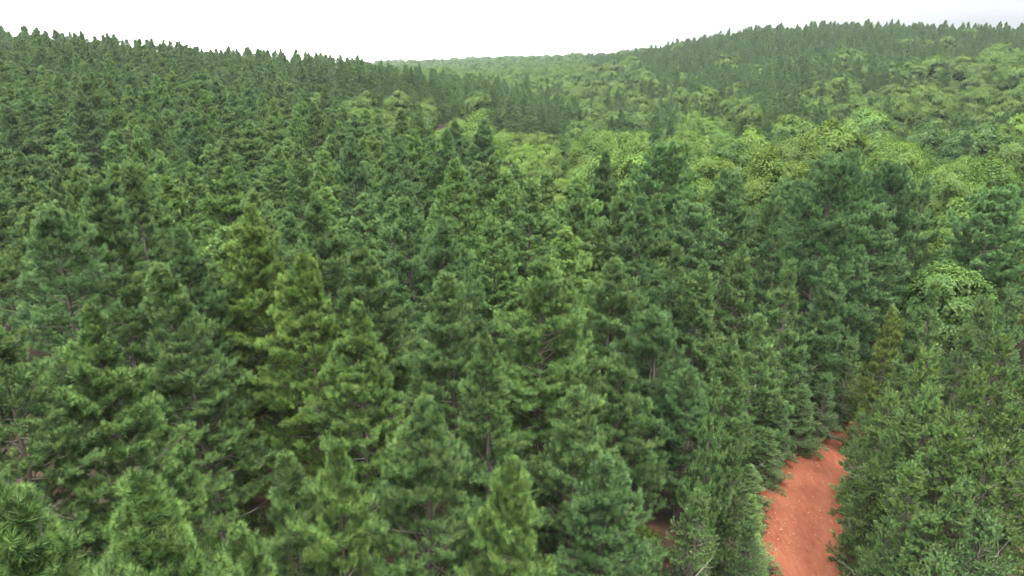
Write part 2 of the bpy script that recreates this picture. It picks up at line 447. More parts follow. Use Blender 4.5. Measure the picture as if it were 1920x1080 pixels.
def crown_plan(H, base, rmax, rng, step, per, style):
    """list of (matrix, bough length): boughs in whorls up the trunk, irregular"""
    out = []; z = H - .30; az0 = rng.uniform(0, 6.28)
    lop = rng.uniform(0, 6.28); lopk = rng.uniform(.05, .22)
    while z > base:
        u = (H - z) / (H - base)
        r = rmax * (np.interp(u, [0, .12, .35, .62, .85, 1], style['profile']))
        k = int(round(per * rng.uniform(.8, 1.25))); az0 += 1.1
        gap = rng.random() < .12
        for q in range(k):
            if gap and rng.random() < .6: continue
            a = az0 + q * 6.283 / k + rng.normal(0, .28)
            L = r * rng.uniform(.52, 1.22) * (1 + lopk * math.cos(a - lop))
            L = max(L, .34)
            pitch = R(np.interp(u, [0, .15, .45, .8, 1], style['pitch']) + rng.normal(0, 7))
            out.append((Matrix.Translation((0, 0, z + rng.normal(0, .14))) @ Matrix.Rotation(a, 4, 'Z') @ Matrix.Rotation(-pitch, 4, 'Y') @ Matrix.Rotation(rng.normal(0, .25), 4, 'X'), L))
        z -= step * rng.uniform(.75, 1.25) * (.62 + .5 * u)
    out.append((Matrix.Translation((0, 0, H - .38)) @ Matrix.Rotation(R(-86), 4, 'Y'), .42))
    return out

PINE['profile'] = [.06, .29, .60, .87, 1.0, .9]; PINE['pitch'] = [62, 44, 20, 4, -8]
YOUNG['profile'] = [.06, .22, .50, .80, 1.0, 1.0]; YOUNG['pitch'] = [55, 30, 12, 2, -6]

def trunk_mesh(H, r0, rng, dead=0):
    t = np.linspace(0, 1, 9); b = Parts()
    ox, oy = np.cumsum(rng.normal(0, .05, 9)), np.cumsum(rng.normal(0, .05, 9))
    ox -= ox[-1] * t; oy -= oy[-1] * t; ox -= ox[0] * (1 - t); oy -= oy[0] * (1 - t)
    pts = np.stack([ox, oy, -.3 + (H + .1) * t], -1)
    V, F = tube(pts, r0 * (1 - t) ** .8 * .97 + .012, 8); b.add(V, F, 0)
    for k in range(dead):
        z = rng.uniform(.16, .62) * H; a = rng.uniform(0, 6.28); l = rng.uniform(.5, 1.7)
        d = np.array([math.cos(a), math.sin(a), rng.uniform(-.1, .5)])
        p = np.array([0, 0, z]); q = p + d * l
        e = q + np.array([rng.normal(0, .2), rng.normal(0, .2), .3]) * l
        V, F = tube(np.array([p, q, e]), [.022, .014, .005], 4); b.add(V, F, 1)
        for s in range(2):
            f = p + (q - p) * rng.uniform(.4, .95)
            V, F = tube(np.array([f, f + (d + rng.normal(0, .7, 3)) * l * .35]), [.009, .003], 3); b.add(V, F, 1)
    return b.mesh('trunk', [M_BARK, M_DEAD])

LENGTHS = [.42, .7, 1.0, 1.35, 1.7, 2.1, 2.5, 3.0, 3.5]
_r = np.random.default_rng(21)
BOUGHS = {L: [bough_mesh(L, _r, PINE, 'near') for k in range(2 if L < .6 else 4)] for L in LENGTHS}
YLEN = [.42, .7, 1.0, 1.35, 1.7, 2.1]

CLOSE = {L: [bough_mesh(L, _r, PINE, 'close') for k in range(2 if L < .6 else 4)] for L in LENGTHS[:6]}

def nearest_len(L, lens): return min(lens, key=lambda q: abs(q - L))

def crown_mesh(H, base, rmax, seed, lod, style, step, per):
    rng = np.random.default_rng(seed); b = Parts()
    n, w = LODS[lod]
    for mtx, L in crown_plan(H, base, rmax, rng, step, per, style):
        wood, P, D, T = bough_form(L, rng, style)
        A = np.array(mtx); Rm, tr = A[:3, :3], A[:3, 3]
        if lod != 'far':
            for pts, rad in wood[:1] if lod == 'mid' else wood:
                V, F = tube(pts @ Rm.T + tr, np.maximum(rad, .012), 3); b.add(V, F, 1)
        V, F, tv, fc = needles(P @ Rm.T + tr, D @ Rm.T + [0, 0, .15], T, n, style['length'] * (1.15 if lod == 'far' else 1), w, style['shoot'], rng)
        b.add(V, F, 0, tv, fc)
    return b.mesh('crown', [M_NEEDLE, M_TWIG])

def near_pine(x, y, H, base, rmax, color, seed, label, group, close):
    """nearest pines: every bough an object of its own"""
    rng = np.random.default_rng(seed)
    root = link('pine_tree', None); root.location = (x, y, float(ground_z(x, y)))
    root.rotation_euler = (rng.normal(0, .022), rng.normal(0, .022), 0)
    tag(root, label, 'tree', group)
    link('trunk', trunk_mesh(H - .1, .085 + .006 * H, rng, 10), root)
    for mtx, L in crown_plan(H, base, rmax, rng, .62, 5.4, PINE):
        B = CLOSE if close else BOUGHS
        q = nearest_len(L, list(B)); s = L / q
        m = B[q][int(rng.integers(len(B[q])))]
        link('bough', m, root, mtx @ Matrix.Diagonal((s, s, s, 1)), color)
    return root

# hidden-from-nothing prototypes: one thing of each form is built, placed, then copied
PINE_FORMS = [dict(H=15, base=3.4, rmax=2.95), dict(H=15, base=4.2, rmax=2.6), dict(H=15, base=3.0, rmax=3.2), dict(H=15, base=4.8, rmax=2.75),
              dict(H=15, base=3.8, rmax=2.85), dict(H=15, base=3.6, rmax=2.5), dict(H=15, base=4.0, rmax=3.05)]
MID_CROWNS = [crown_mesh(f['H'], f['base'], f['rmax'], 100 + i, 'mid', PINE, .60, 5.4) for i, f in enumerate(PINE_FORMS)]
FAR_CROWNS = [crown_mesh(f['H'], f['base'], f['rmax'], 200 + i, 'far', PINE, .66, 5.0) for i, f in enumerate(PINE_FORMS[:6])]
TRUNKS = [trunk_mesh(14.8, .16, np.random.default_rng(300 + i), 8) for i in range(5)]
YOUNG_FORMS = [dict(H=7, base=.5, rmax=1.75), dict(H=7, base=.4, rmax=1.95), dict(H=7, base=.6, rmax=1.6), dict(H=7, base=.4, rmax=2.1)]
LODS['young'] = (44, .026)
YOUNG_CROWNS = [crown_mesh(f['H'], f['base'], f['rmax'], 400 + i, 'young', YOUNG, .50, 5.2) for i, f in enumerate(YOUNG_FORMS)]
YTRUNKS = [trunk_mesh(6.9, .09, np.random.default_rng(420 + i), 2) for i in range(2)]

# ------------------------------------------------------------------ broadleaf trees
def broad_crown(H, Rr, seed, lobes, clumps, leaves, size, shape):
    rng = np.random.default_rng(seed); b = Parts()
    cz = H * shape['mid']; hz = H * shape['half']
    limbs = []
    P, Nn, Tt = [], [], []
    for k in range(lobes):
        f = (k + .5) / lobes
        ph = k * 2.39996 + rng.normal(0, .3)
        cosz = 1 - 1.45 * f                                  # from the top round to below the widest part
        sinz = math.sqrt(max(0, 1 - cosz * cosz))
        dr = np.array([sinz * math.cos(ph), sinz * math.sin(ph), cosz])
        c = np.array([0, 0, cz]) + dr * np.array([Rr * .66, Rr * .66, hz * .74]) * rng.uniform(.72, 1.12)
        r = Rr * rng.uniform(.30, .48)
        limbs.append(c)
        lt = rng.normal(.5, .10)
        cd = unit(rng.normal(size=(clumps, 3)) + dr * .75 + [0, 0, .45])
        cc = c + cd * (r * rng.uniform(.74, 1.05, (clumps, 1))) * [1, 1, .82]
        pos = np.repeat(cc, leaves, 0) + rng.normal(0, 1, (clumps * leaves, 3)) * (r * .15 + .05) * [1, 1, .85]
        nor = unit(np.repeat(cd, leaves, 0) * .8 + dr * .3 + [0, 0, .3] + rng.normal(0, .22, (clumps * leaves, 3)))
        P.append(pos); Nn.append(nor); Tt.append(np.clip(np.repeat(lt + rng.normal(0, .10, clumps), leaves) + rng.normal(0, .05, clumps * leaves), 0, 1))
    P, Nn, Tt = np.concatenate(P), np.concatenate(Nn), np.concatenate(Tt); n = len(P)
    u = unit(np.cross(Nn, rng.normal(size=(n, 3)))); v = np.cross(Nn, u)
    s = size * rng.uniform(.6, 1.25, (n, 1))
    V = np.stack([P - u * s * .62, P + v * s * .36 - Nn * s * .08, P + u * s * .62, P - v * s * .36 - Nn * s * .08], 1).reshape(-1, 3)
    k = np.arange(n) * 4
    F = np.concatenate([np.stack([k, k + 1, k + 2], -1), np.stack([k, k + 2, k + 3], -1)])
    b.add(V, F, 0, np.repeat(Tt, 4), np.repeat(Nn, 4, 0))
    return b.mesh('crown', [M_LEAF]), limbs

def broad_trunk(H, limbs, seed, shape):
    rng = np.random.default_rng(seed); b = Parts()
    f = H * (shape['mid'] - shape['half'] * .75)
    pts = np.array([[0, 0, -.3], [.05, .03, f * .5], [0, 0, f], [.06, 0, H * shape['mid']], [0, .05, H * .85]])
    V, F = tube(pts, [.22, .18, .15, .09, .03], 7); b.add(V, F, 0)
    for c in limbs[::2]:
        z = rng.uniform(f * .9, max(f, min(c[2] - .3, H * shape['mid'])))
        mid = np.array([c[0] * .5, c[1] * .5, (z + c[2]) * .5 + .2])
        V, F = tube(np.array([[0, 0, z], mid, c]), [.07, .05, .02], 5); b.add(V, F, 0)
    return b.mesh('trunk', [M_LBARK])

BSH = [dict(mid=.60, half=.40), dict(mid=.56, half=.44), dict(mid=.62, half=.36), dict(mid=.58, half=.42)]
BROAD = []
for i, (Rr, lob) in enumerate([(3.7, 20), (3.2, 18), (4.2, 23), (2.7, 16), (3.5, 19), (3.9, 22)]):
    sh = BSH[i % 4]
    cr, lm = broad_crown(12, Rr, 500 + i, lob, 56, 27, .175, sh)
    BROAD.append((cr, broad_trunk(12, lm, 520 + i, sh)))
FAR_BROAD = [broad_crown(12, Rr, 540 + i, 20, 30, 22, .27, BSH[i % 4])[0] for i, Rr in enumerate([3.7, 3.1, 4.2, 3.4])]

# ------------------------------------------------------------------ colours of the trees
TONES = {                                             # multiplies the needle / leaf colour
    'green': (1.0, 1.0, 1.0), 'deep': (.84, .90, 1.0), 'blue': (.94, 1.0, 1.12), 'yellow': (1.25, 1.20, .85),
    'fresh': (1.12, 1.14, 1.02), 'dark': (.68, .78, .90), 'autumn': (1.35, 1.10, .78), 'olive': (1.06, 1.05, .86),
}
# ------------------------------------------------------------------ the trees picked out one by one
# (column, row of the top, distance, tone, crown base share, crown radius, label)
NEAR = [
    (45, 945, 12.0, 'fresh', .45, 1.8, 'bright green pine top with long needles in the lower left corner'),
    (290, 885, 14.5, 'fresh', .45, 1.9, 'pine top with large pale tufts beside the lower left corner pine'),
    (478, 1003, 17.0, 'fresh', .45, 1.5, 'small pale pine tip rising at the bottom edge between two larger pines'),
    (160, 592, 25.0, 'fresh', .36, 2.2, 'light green pine with a sharp tip beside the dark gap with bare trunks'),
    (470, 393, 36.0, 'yellow', .34, 2.2, 'tallest yellow green pine crown, right of the dark hollow left of centre'),
    (568, 492, 31.0, 'yellow', .30, 2.4, 'broad yellow green pine just in front of the tallest yellow green one'),
    (700, 458, 37.0, 'green', .34, 2.0, 'narrow green pine with a sharp tip right of the yellow green pair'),
    (842, 428, 39.0, 'deep', .36, 2.2, 'deep green pine standing behind the slim pine left of the central one'),
    (848, 528, 30.5, 'green', .32, 2.2, 'mid green pine just left of the tall central pine, branches showing near its top'),
    (1004, 495, 31.0, 'fresh', .30, 2.9, 'tall central pine with visible reddish trunk and wide spreading boughs'),
    (1062, 552, 32.5, 'green', .34, 2.0, 'shorter pine tip close against the right side of the tall central pine'),
    (788, 762, 20.5, 'green', .30, 2.1, 'pine with bare pale branches showing, low in front of the central pine'),
    (1155, 498, 38.0, 'green', .30, 2.3, 'rounded deep green pine right of the tall central pine'),
    (1232, 590, 35.0, 'deep', .28, 2.2, 'dark layered pine beside the patch of bare red brown forest floor'),
    (250, 318, 47.0, 'green', .4, 2.0, 'tall pine behind the dark hollow in the left half, sharp at the tip'),
    (185, 348, 41.0, 'green', .4, 2.3, 'broad full pine above the light green sharp tipped one on the left'),
    (318, 438, 35.0, 'deep', .36, 2.0, 'dark green pine on the left edge of the dark hollow'),
    (345, 505, 30.0, 'green', .36, 2.1, 'blue green full pine between the light sharp tipped pine and the yellow green pines'),
    (88, 400, 37.0, 'deep', .72, 1.8, 'dark pine near the left edge behind the bare trunks'),
    (-30, 640, 24.0, 'green', .7, 1.6, 'pine cut off by the left edge beside the dark gap with bare trunks'),
    (598, 372, 42.0, 'green', .36, 2.2, 'tall dense pine right behind the yellow green pair'),
    (655, 575, 27.5, 'olive', .30, 1.9, 'olive green lower pine between the yellow green pair and the slim centre left pine'),
    (920, 640, 26.5, 'green', .30, 1.7, 'small pine squeezed between the slim centre left pine and the tall central one'),
    (955, 870, 18.5, 'olive', .25, 1.6, 'low olive pine at the foot of the tall central pine'),
    (1085, 745, 25.5, 'green', .25, 1.9, 'pine with flat layered boughs low on the right of the tall central pine'),
    (1160, 690, 29.0, 'green', .2, 2.0, 'drooping dark pine directly left of the bare red brown forest floor'),
    (1130, 880, 22.0, 'deep', .2, 1.9, 'deep green low pine below the flat layered one at the bottom edge'),
    (1290, 700, 33.0, 'deep', .2, 1.7, 'dark slim pine between the layered one and the slender one by the road'),
    (538, 860, 20.5, 'green', .25, 1.5, 'low green pine at the bottom edge left of the low yellowish one'),
    (620, 845, 19.0, 'olive', .25, 1.6, 'low yellowish pine at the bottom left of the pine with bare pale branches'),
]
MID = [
    (1342, 728, 27.5, 'green', .12, 1.35, 'slender dense pine on the left bank of the red road beside the bare patch'),
    (1375, 640, 37.0, 'green', .2, 1.9, 'green pine behind the slender one left of the red road'),
    (1482, 498, 46.0, 'green', .15, 2.2, 'full pine leaning over the left side of the red road'),
    (1556, 506, 49.0, 'blue', .15, 2.0, 'pale green pine at the far bend of the road, left of two sharp tips'),
    (1425, 600, 41.0, 'green', .2, 2.0, 'green pine just left of the point where the red road disappears'),
    (1672, 583, 46.0, 'autumn', .15, 1.5, 'pine with yellow orange dying needles beyond the red road'),
    (1752, 538, 50.0, 'green', .2, 1.9, 'green pine right behind the yellow orange dying one'),
    (1615, 470, 58.0, 'blue', .2, 2.2, 'blue green pine behind the two sharp tips at the road bend'),
    (1462, 382, 60.0, 'blue', .25, 2.3, 'broad blue green pine in front of the dark group beyond the road'),
    (1608, 300, 68.0, 'deep', .3, 2.5, 'tall dark pine, highest of the dark group beyond the road'),
    (1545, 312, 66.0, 'blue', .3, 2.5, 'blue grey pine just left of the highest in the dark group'),
    (1690, 322, 69.0, 'dark', .3, 2.4, 'narrow dark topped pine right of the highest in the dark group'),
    (1738, 345, 67.0, 'blue', .2, 2.6, 'wide blue green pine at the right end of the dark group by bright leafy trees'),
    (1650, 400, 61.0, 'blue', .35, 2.5, 'spreading pine in the dark group with its trunk and lower limbs showing'),
    (1362, 335, 62.0, 'blue', .3, 2.3, 'pale blue green pine in front of the yellow green round tree'),
    (1300, 395, 55.0, 'blue', .3, 2.4, 'soft blue green pine with broad crown left of the dark group'),
    (1240, 372, 54.0, 'green', .3, 2.2, 'green pine just left of the soft blue green one'),
    (1178, 352, 50.0, 'green', .3, 2.3, 'full green pine behind the rounded one right of centre'),
    (1090, 352, 50.0, 'green', .32, 2.2, 'green pine at the edge of the yellow shrubs in the gully'),
    (990, 345, 50.0, 'green', .32, 2.2, 'tall full pine directly behind the tall central pine'),
    (905, 300, 60.0, 'green', .36, 2.1, 'pine in front of the round broadleaf tree at the plantation edge'),
    (740, 290, 62.0, 'deep', .36, 2.2, 'dark pine behind the narrow sharp tipped pine in the centre left'),
    (760, 375, 47.0, 'deep', .36, 2.1, 'deep green pine between the narrow sharp tipped and the centre left slim pine'),
    (1320, 500, 46.0, 'green', .25, 2.3, 'mid green pine behind the dark layered one'),
    (1270, 470, 48.0, 'green', .25, 2.2, 'bright tipped pine above the dark layered one'),
    (1395, 470, 52.0, 'green', .25, 2.2, 'broad pine between the soft blue green one and the road'),
]
# young pines along the road and on the right
YOUNGS = [
    (1742, 668, 35.0, 'olive', 'tall young pine with fan like boughs, highest on the right bank of the red road'),
    (1672, 745, 37.5, 'olive', 'bushy yellow olive young pine overhanging the far end of the red road'),
    (1690, 690, 40.0, 'green', 'green young pine right behind the yellow olive one at the road'),
    (1640, 870, 32.0, 'olive', 'low bushy young pine at the right rim of the red road'),
    (1712, 880, 29.0, 'olive', 'feathery olive young pine in the middle of the right bank'),
    (1668, 985, 26.5, 'green', 'blue green small pine at the bottom edge right of the road'),
    (1745, 970, 26.0, 'fresh', 'bright green young pine spreading at the bottom of the right bank'),
    (1790, 790, 31.0, 'olive', 'yellow olive young pine right of the feathery one'),
    (1830, 705, 35.0, 'olive', 'tapering olive young pine with reddish tip toward the right edge'),
    (1880, 640, 39.0, 'olive', 'broad pale olive young pine near the right edge'),
    (1900, 560, 45.0, 'blue', 'large blue green young pine at the right edge below the leafy trees'),
    (1845, 570, 47.0, 'green', 'green young pine left of the large blue green one at the right edge'),
    (1815, 620, 43.0, 'green', 'young pine with a pointed tip behind the tapering olive one'),
    (1905, 775, 31.0, 'olive', 'drab olive young pine cut by the right edge'),
    (1855, 850, 28.0, 'olive', 'dull green young pine above the tan track in the right corner'),
    (1800, 915, 26.5, 'green', 'green young pine left of the tan track in the right corner'),
    (1762, 1050, 23.5, 'green', 'pine tip at the bottom edge below the bright green spreading one'),
    (1850, 985, 25.0, 'deep', 'dark young pine beside the tan track in the right corner'),
    (1700, 790, 34.0, 'green', 'green young pine between the yellow olive one and the tall one on the bank'),
    (1745, 740, 33.0, 'fresh', 'fresh green young pine in front of the tall one on the right bank'),
    (1395, 700, 38.5, 'green', 'young pine with drooping boughs on the left rim of the red road'),
    (1445, 640, 43.0, 'green', 'layered young pine hanging over the left bend of the road'),
    (1500, 620, 46.5, 'deep', 'dark young pine at the shaded far bend of the road'),
    (1540, 600, 48.5, 'green', 'young pine with level boughs right above the road end'),
    (1600, 640, 48.0, 'green', 'young pine closing the view where the road bends right'),
    (1380, 850, 28.0, 'green', 'low young pine on the left rim of the road below the shaded bay'),
    (1405, 985, 25.0, 'deep', 'dull green sapling hugging the left rim of the road at the bottom edge'),
    (1935, 705, 37.0, 'olive', 'olive young pine cut by the right edge beneath the broad pale one'),
    (1310, 930, 24.0, 'green', 'blue green small pine below the slender one left of the road'),
]
# small pines on the road's rims: column and row of the foot, height
RIM = [
    (1432, 905, 3.4, 'green', 'small pine at the shaded bay on the left rim of the road'),
    (1452, 868, 4.2, 'deep', 'small dark pine above the shaded bay on the left rim of the road'),
    (1490, 846, 4.6, 'green', 'small pine leaning in from the left where the road narrows'),
    (1532, 824, 4.8, 'deep', 'shaded small pine at the left of the narrow road end'),
    (1396, 955, 2.8, 'green', 'low green pine left of the widest part of the road'),
    (1398, 1010, 2.6, 'olive', 'low olive pine left of the road just above the bottom edge'),
    (1400, 1066, 2.2, 'green', 'low pine at the left rim of the road on the bottom edge'),
    (1602, 850, 3.0, 'olive', 'small olive pine at the right of the narrow road end'),
    (1600, 940, 2.2, 'olive', 'low olive pine on the right rim beside the widest part of the road'),
    (1955, 800, 7.5, 'olive', 'olive young pine half cut by the right edge above the drab one'),
    (1935, 905, 5.5, 'green', 'green young pine half cut by the right edge over the tan track'),
]
G_PINE, G_YOUNG, G_BROAD = 'pines of the plantation', 'young pines along the red road', 'broadleaf trees in the valley'
taken = []                                            # (x, y, radius) already standing
for k, (px, py, d, tone, bs, rm, lab) in enumerate(NEAR):
    x, y, zt = place(px, py, d); H = zt - float(ground_z(x, y))
    near_pine(x, y, H, H * bs * (.72 if bs < .6 else .9), rm * 1.38, TONES[tone], 1000 + k, lab, G_PINE, d < 22)
    taken.append((x, y, 2.3))

def first_or_copy(store, key, build, loc, rz, scale, color):
    if key not in store:
        r = build(); r.location = loc; r.rotation_euler = (0, 0, rz); r.scale = scale
        for c in r.children: c.color = (*color, 1)
        store[key] = r; return r
    return copy_tree(store[key], loc, rz, scale, color)

made = {}
def two_part(name, trunk, crown):
    def build():
        r = link(name, None); link('trunk', trunk, r); link('crown', crown, r); return r
    return build

def put_pine(x, y, H, width, color, rng, label, group, form=None):
    i = int(rng.integers(7)) if form is None else form
    s = H / 15
    r = first_or_copy(made, ('pine', i), two_part('pine_tree', TRUNKS[i % 5], MID_CROWNS[i]), (x, y, float(ground_z(x, y))), rng.uniform(0, 6.28), (width, width, s), color)
    r.rotation_euler.x, r.rotation_euler.y = rng.normal(0, .025), rng.normal(0, .025)
    return tag(r, label, 'tree', group)

rng = np.random.default_rng(5)
MATURE = dict(PINE, profile=[.20, .52, .82, 1.0, .92, .6], pitch=[50, 32, 12, 2, -6])
STAND_FORMS = [dict(H=15, base=3.6, rmax=3.5), dict(H=15, base=2.8, rmax=3.8), dict(H=15, base=4.4, rmax=3.3), dict(H=15, base=3.2, rmax=3.6)]
STAND = len(MID_CROWNS)
MID_CROWNS += [crown_mesh(f['H'], f['base'], f['rmax'], 150 + i, 'mid', MATURE, .68, 5.6) for i, f in enumerate(STAND_FORMS)]
FORM_R = [f['rmax'] for f in PINE_FORMS + STAND_FORMS]
LOW_FORM = len(MID_CROWNS)
MID_CROWNS.append(crown_mesh(10, 1.0, 2.1, 130, 'mid', PINE, .62, 5.0)); MID_CROWNS.append(crown_mesh(10, 1.2, 2.1, 131, 'mid', PINE, .62, 5.0))
for k, (px, py, d, tone, bs, rm, lab) in enumerate(MID):
    x, y, zt = place(px, py, d); H = zt - float(ground_z(x, y))
    if bs < .26:
        i = LOW_FORM + k % 2; s = H / 10
        r = first_or_copy(made, ('pine', i), two_part('pine_tree', TRUNKS[i % 5], MID_CROWNS[i]), (x, y, float(ground_z(x, y))), rng.uniform(0, 6.28), (rm / 2.1, rm / 2.1, s), TONES[tone])
        for c in r.children:
            if c.name.startswith('trunk'): c.scale = (1, 1, 10 / 15)
        tag(r, lab, 'tree', G_PINE)
    else:
        i = STAND + k % 4 if tone in ('blue', 'dark', 'deep') and px > 1250 else k % 7
        put_pine(x, y, H, rm * 1.35 / FORM_R[i], TONES[tone], rng, lab, G_PINE, i)
    taken.append((x, y, 2.4))
for k, (px, py, d, tone, lab) in enumerate(YOUNGS):
    x, y, zt = place(px, py, d); H = zt - float(ground_z(x, y))
    i = k % 4; s = H / 7; wy = (.55 + .45 * s) * (.72 if lab.find('rim') > 0 or lab.find('bottom edge right') > 0 else 1)
    r = first_or_copy(made, ('young', i), two_part('young_pine_tree', YTRUNKS[i % 2], YOUNG_CROWNS[i]), (x, y, float(ground_z(x, y))), rng.uniform(0, 6.28), (wy, wy, s), TONES[tone])
    tag(r, lab, 'tree', G_YOUNG)
    taken.append((x, y, 1.6))

BROADS = [
    (885, 213, 103, 'fresh', 4.3, 'round light green broadleaf tree rising at the edge of the pine plantation'),
    (1340, 285, 86, 'yellow', 3.1, 'vivid yellow green round tree, brightest crown in the valley'),
    (1122, 240, 112, 'fresh', 4.6, 'large light green round tree at the left end of the valley trees'),
    (1052, 318, 80, 'yellow', 2.6, 'yellow green shrubby tree in the gully beside the pines'),
    (1100, 300, 92, 'green', 3.6, 'mid green round tree behind the yellow green shrubby one in the gully'),
    (1288, 242, 116, 'fresh', 4.2, 'tall bright green tree with an upright crown in the valley centre'),
    (1200, 262, 104, 'fresh', 4.4, 'wide light green tree between the two tallest valley trees'),
    (1410, 184, 178, 'fresh', 3.2, 'upright pale green tree at the foot of the hill'),
    (1300, 206, 168, 'fresh', 3.0, 'slim pale green tree left of the upright one at the foot of the hill'),
    (1572, 222, 132, 'yellow', 4.6, 'bright domed tree at the middle of the valley, its crown like an arch'),
    (1700, 252, 108, 'fresh', 4.6, 'broad fresh green tree behind the right end of the dark pine group'),
    (1738, 216, 146, 'dark', 4.4, 'dark bluish round tree amid lighter ones on the right'),
    (1832, 226, 138, 'dark', 4.8, 'wide dark brownish green tree near the right edge'),
    (1905, 244, 126, 'blue', 3.6, 'sea green tree at the right edge below the wide dark one'),
    (1790, 300, 98, 'fresh', 4.4, 'soft light green tree on the right under the sea green one'),
    (1845, 345, 84, 'fresh', 4.2, 'bright green domed tree right of the dark pine group'),
    (1795, 412, 72, 'fresh', 3.8, 'bright green tree hugging the right flank of the dark pine group'),
    (1880, 452, 69, 'autumn', 3.0, 'olive brown leafy tree at the right behind the large young pine'),
    (1915, 395, 76, 'fresh', 3.8, 'light green tree cut by the right edge above the olive brown one'),
]
for k, (px, py, d, tone, Rr, lab) in enumerate(BROADS):
    x, y, zt = place(px, py, d); H = zt - float(ground_z(x, y)); i = k % len(BROAD)
    w = Rr / [3.7, 3.2, 4.2, 2.7, 3.5, 3.9][i]
    c = TONES[tone] if tone != 'autumn' else (1.25, .95, .8)
    r = first_or_copy(made, ('broad', i, d > 128), two_part('broadleaf_tree', BROAD[i][1], FAR_BROAD[i % 4] if d > 128 else BROAD[i][0]), (x, y, float(ground_z(x, y))), k * 1.7, (w, w, H / 12), c)
    tag(r, lab, 'tree', G_BROAD)
    taken.append((x, y, Rr * .8))

for k, (gx, gy, H, tone, lab) in enumerate(RIM):
    x, y = ground_at(gx, gy); i = (k + 1) % 4; s = H / 7; wy = .45 + .5 * s
    r = first_or_copy(made, ('young', i), two_part('young_pine_tree', YTRUNKS[i % 2], YOUNG_CROWNS[i]), (x, y, float(ground_z(x, y))), k * 2.1, (wy, wy, s), TONES[tone])
    tag(r, lab, 'tree', G_YOUNG)
    taken.append((x, y, 1.2))

# ------------------------------------------------------------------ the rest of the forest
EDGE_D = [40, 45, 66, 95, 143, 190, 420]
EDGE_P = [1500, 1180, 985, 880, 650, 560, 560]        # right rim of the left plantation
def kind_at(px, d, u, clump):
    """species and tone for a spot: u random, clump slow noise 0..1"""
    if d < 74 and px < 1780 and d < np.interp(px, [1000, 1150, 1300, 1450, 1780, 1900], [60, 58, 66, 72, 72, 52]):
        return ('pine', 'blue' if px > 1260 and u < .6 else ['green', 'green', 'deep', 'fresh', 'olive'][int(u * 5)])
    if px < np.interp(d, EDGE_D, EDGE_P):
        return ('pine', ['green', 'green', 'green', 'deep', 'fresh', 'olive'][int(u * 6)])
    if 195 < d < 330 and px < np.interp(d, [195, 230, 330], [1090, 1090, 900]):
        return ('pine', 'deep' if u < .6 else 'dark') if px > 540 else ('pine', 'green')
    if px < 1090 and d < 215:                          # the gully
        return ('broad', ['green', 'fresh', 'yellow', 'olive'][int(u * 4)]) if u > .25 else None
    if d < 190:
        return ('broad', ['green', 'dark', 'fresh', 'yellow', 'fresh', 'deep', 'green'][int(u / .88 * 6.99)]) if (u < .88) else ('pine', 'deep')
    if d < 265:
        p = .45 if px < 1600 else .16
        q = (u + clump) / 2
        return ('pine', 'deep' if u < .5 else 'blue') if clump < p + .05 else ('broad', ['deep', 'dark', 'green', 'green', 'fresh'][int(u * 5)])
    if px < 1100:
        if d < 700: return ('broad', ['fresh', 'yellow', 'fresh', 'green'][int(u * 4)]) if clump > .38 else ('pine', 'blue')
        return ('broad', 'dark') if u < .6 else ('pine', 'blue')  # far ridge: blue of the distant air is put into these tree tones
    p = np.interp(px, [1100, 1300, 1500, 1650, 1800, 1920], [.45, .62, .8, .62, .4, .28]) + (.16 if d > 360 else -.02) + (.08 + .3 * float(smooth(1650, 1850, px)) if d > 400 else 0)
    return ('pine', ['deep', 'blue', 'green', 'green', 'blue'][int(u * 5)]) if clump < p else ('broad', ['green', 'fresh', 'green', 'deep', 'yellow'][int(u * 5)])

def clump_at(x, y):
    v = math.sin(x * .061 + 1.3 * math.sin(y * .043)) + math.sin(y * .072 + 1.7 * math.sin(x * .035 + 2)) + .8 * math.sin(x * .13 + y * .11)
    return min(1, max(0, .5 + v * .22))

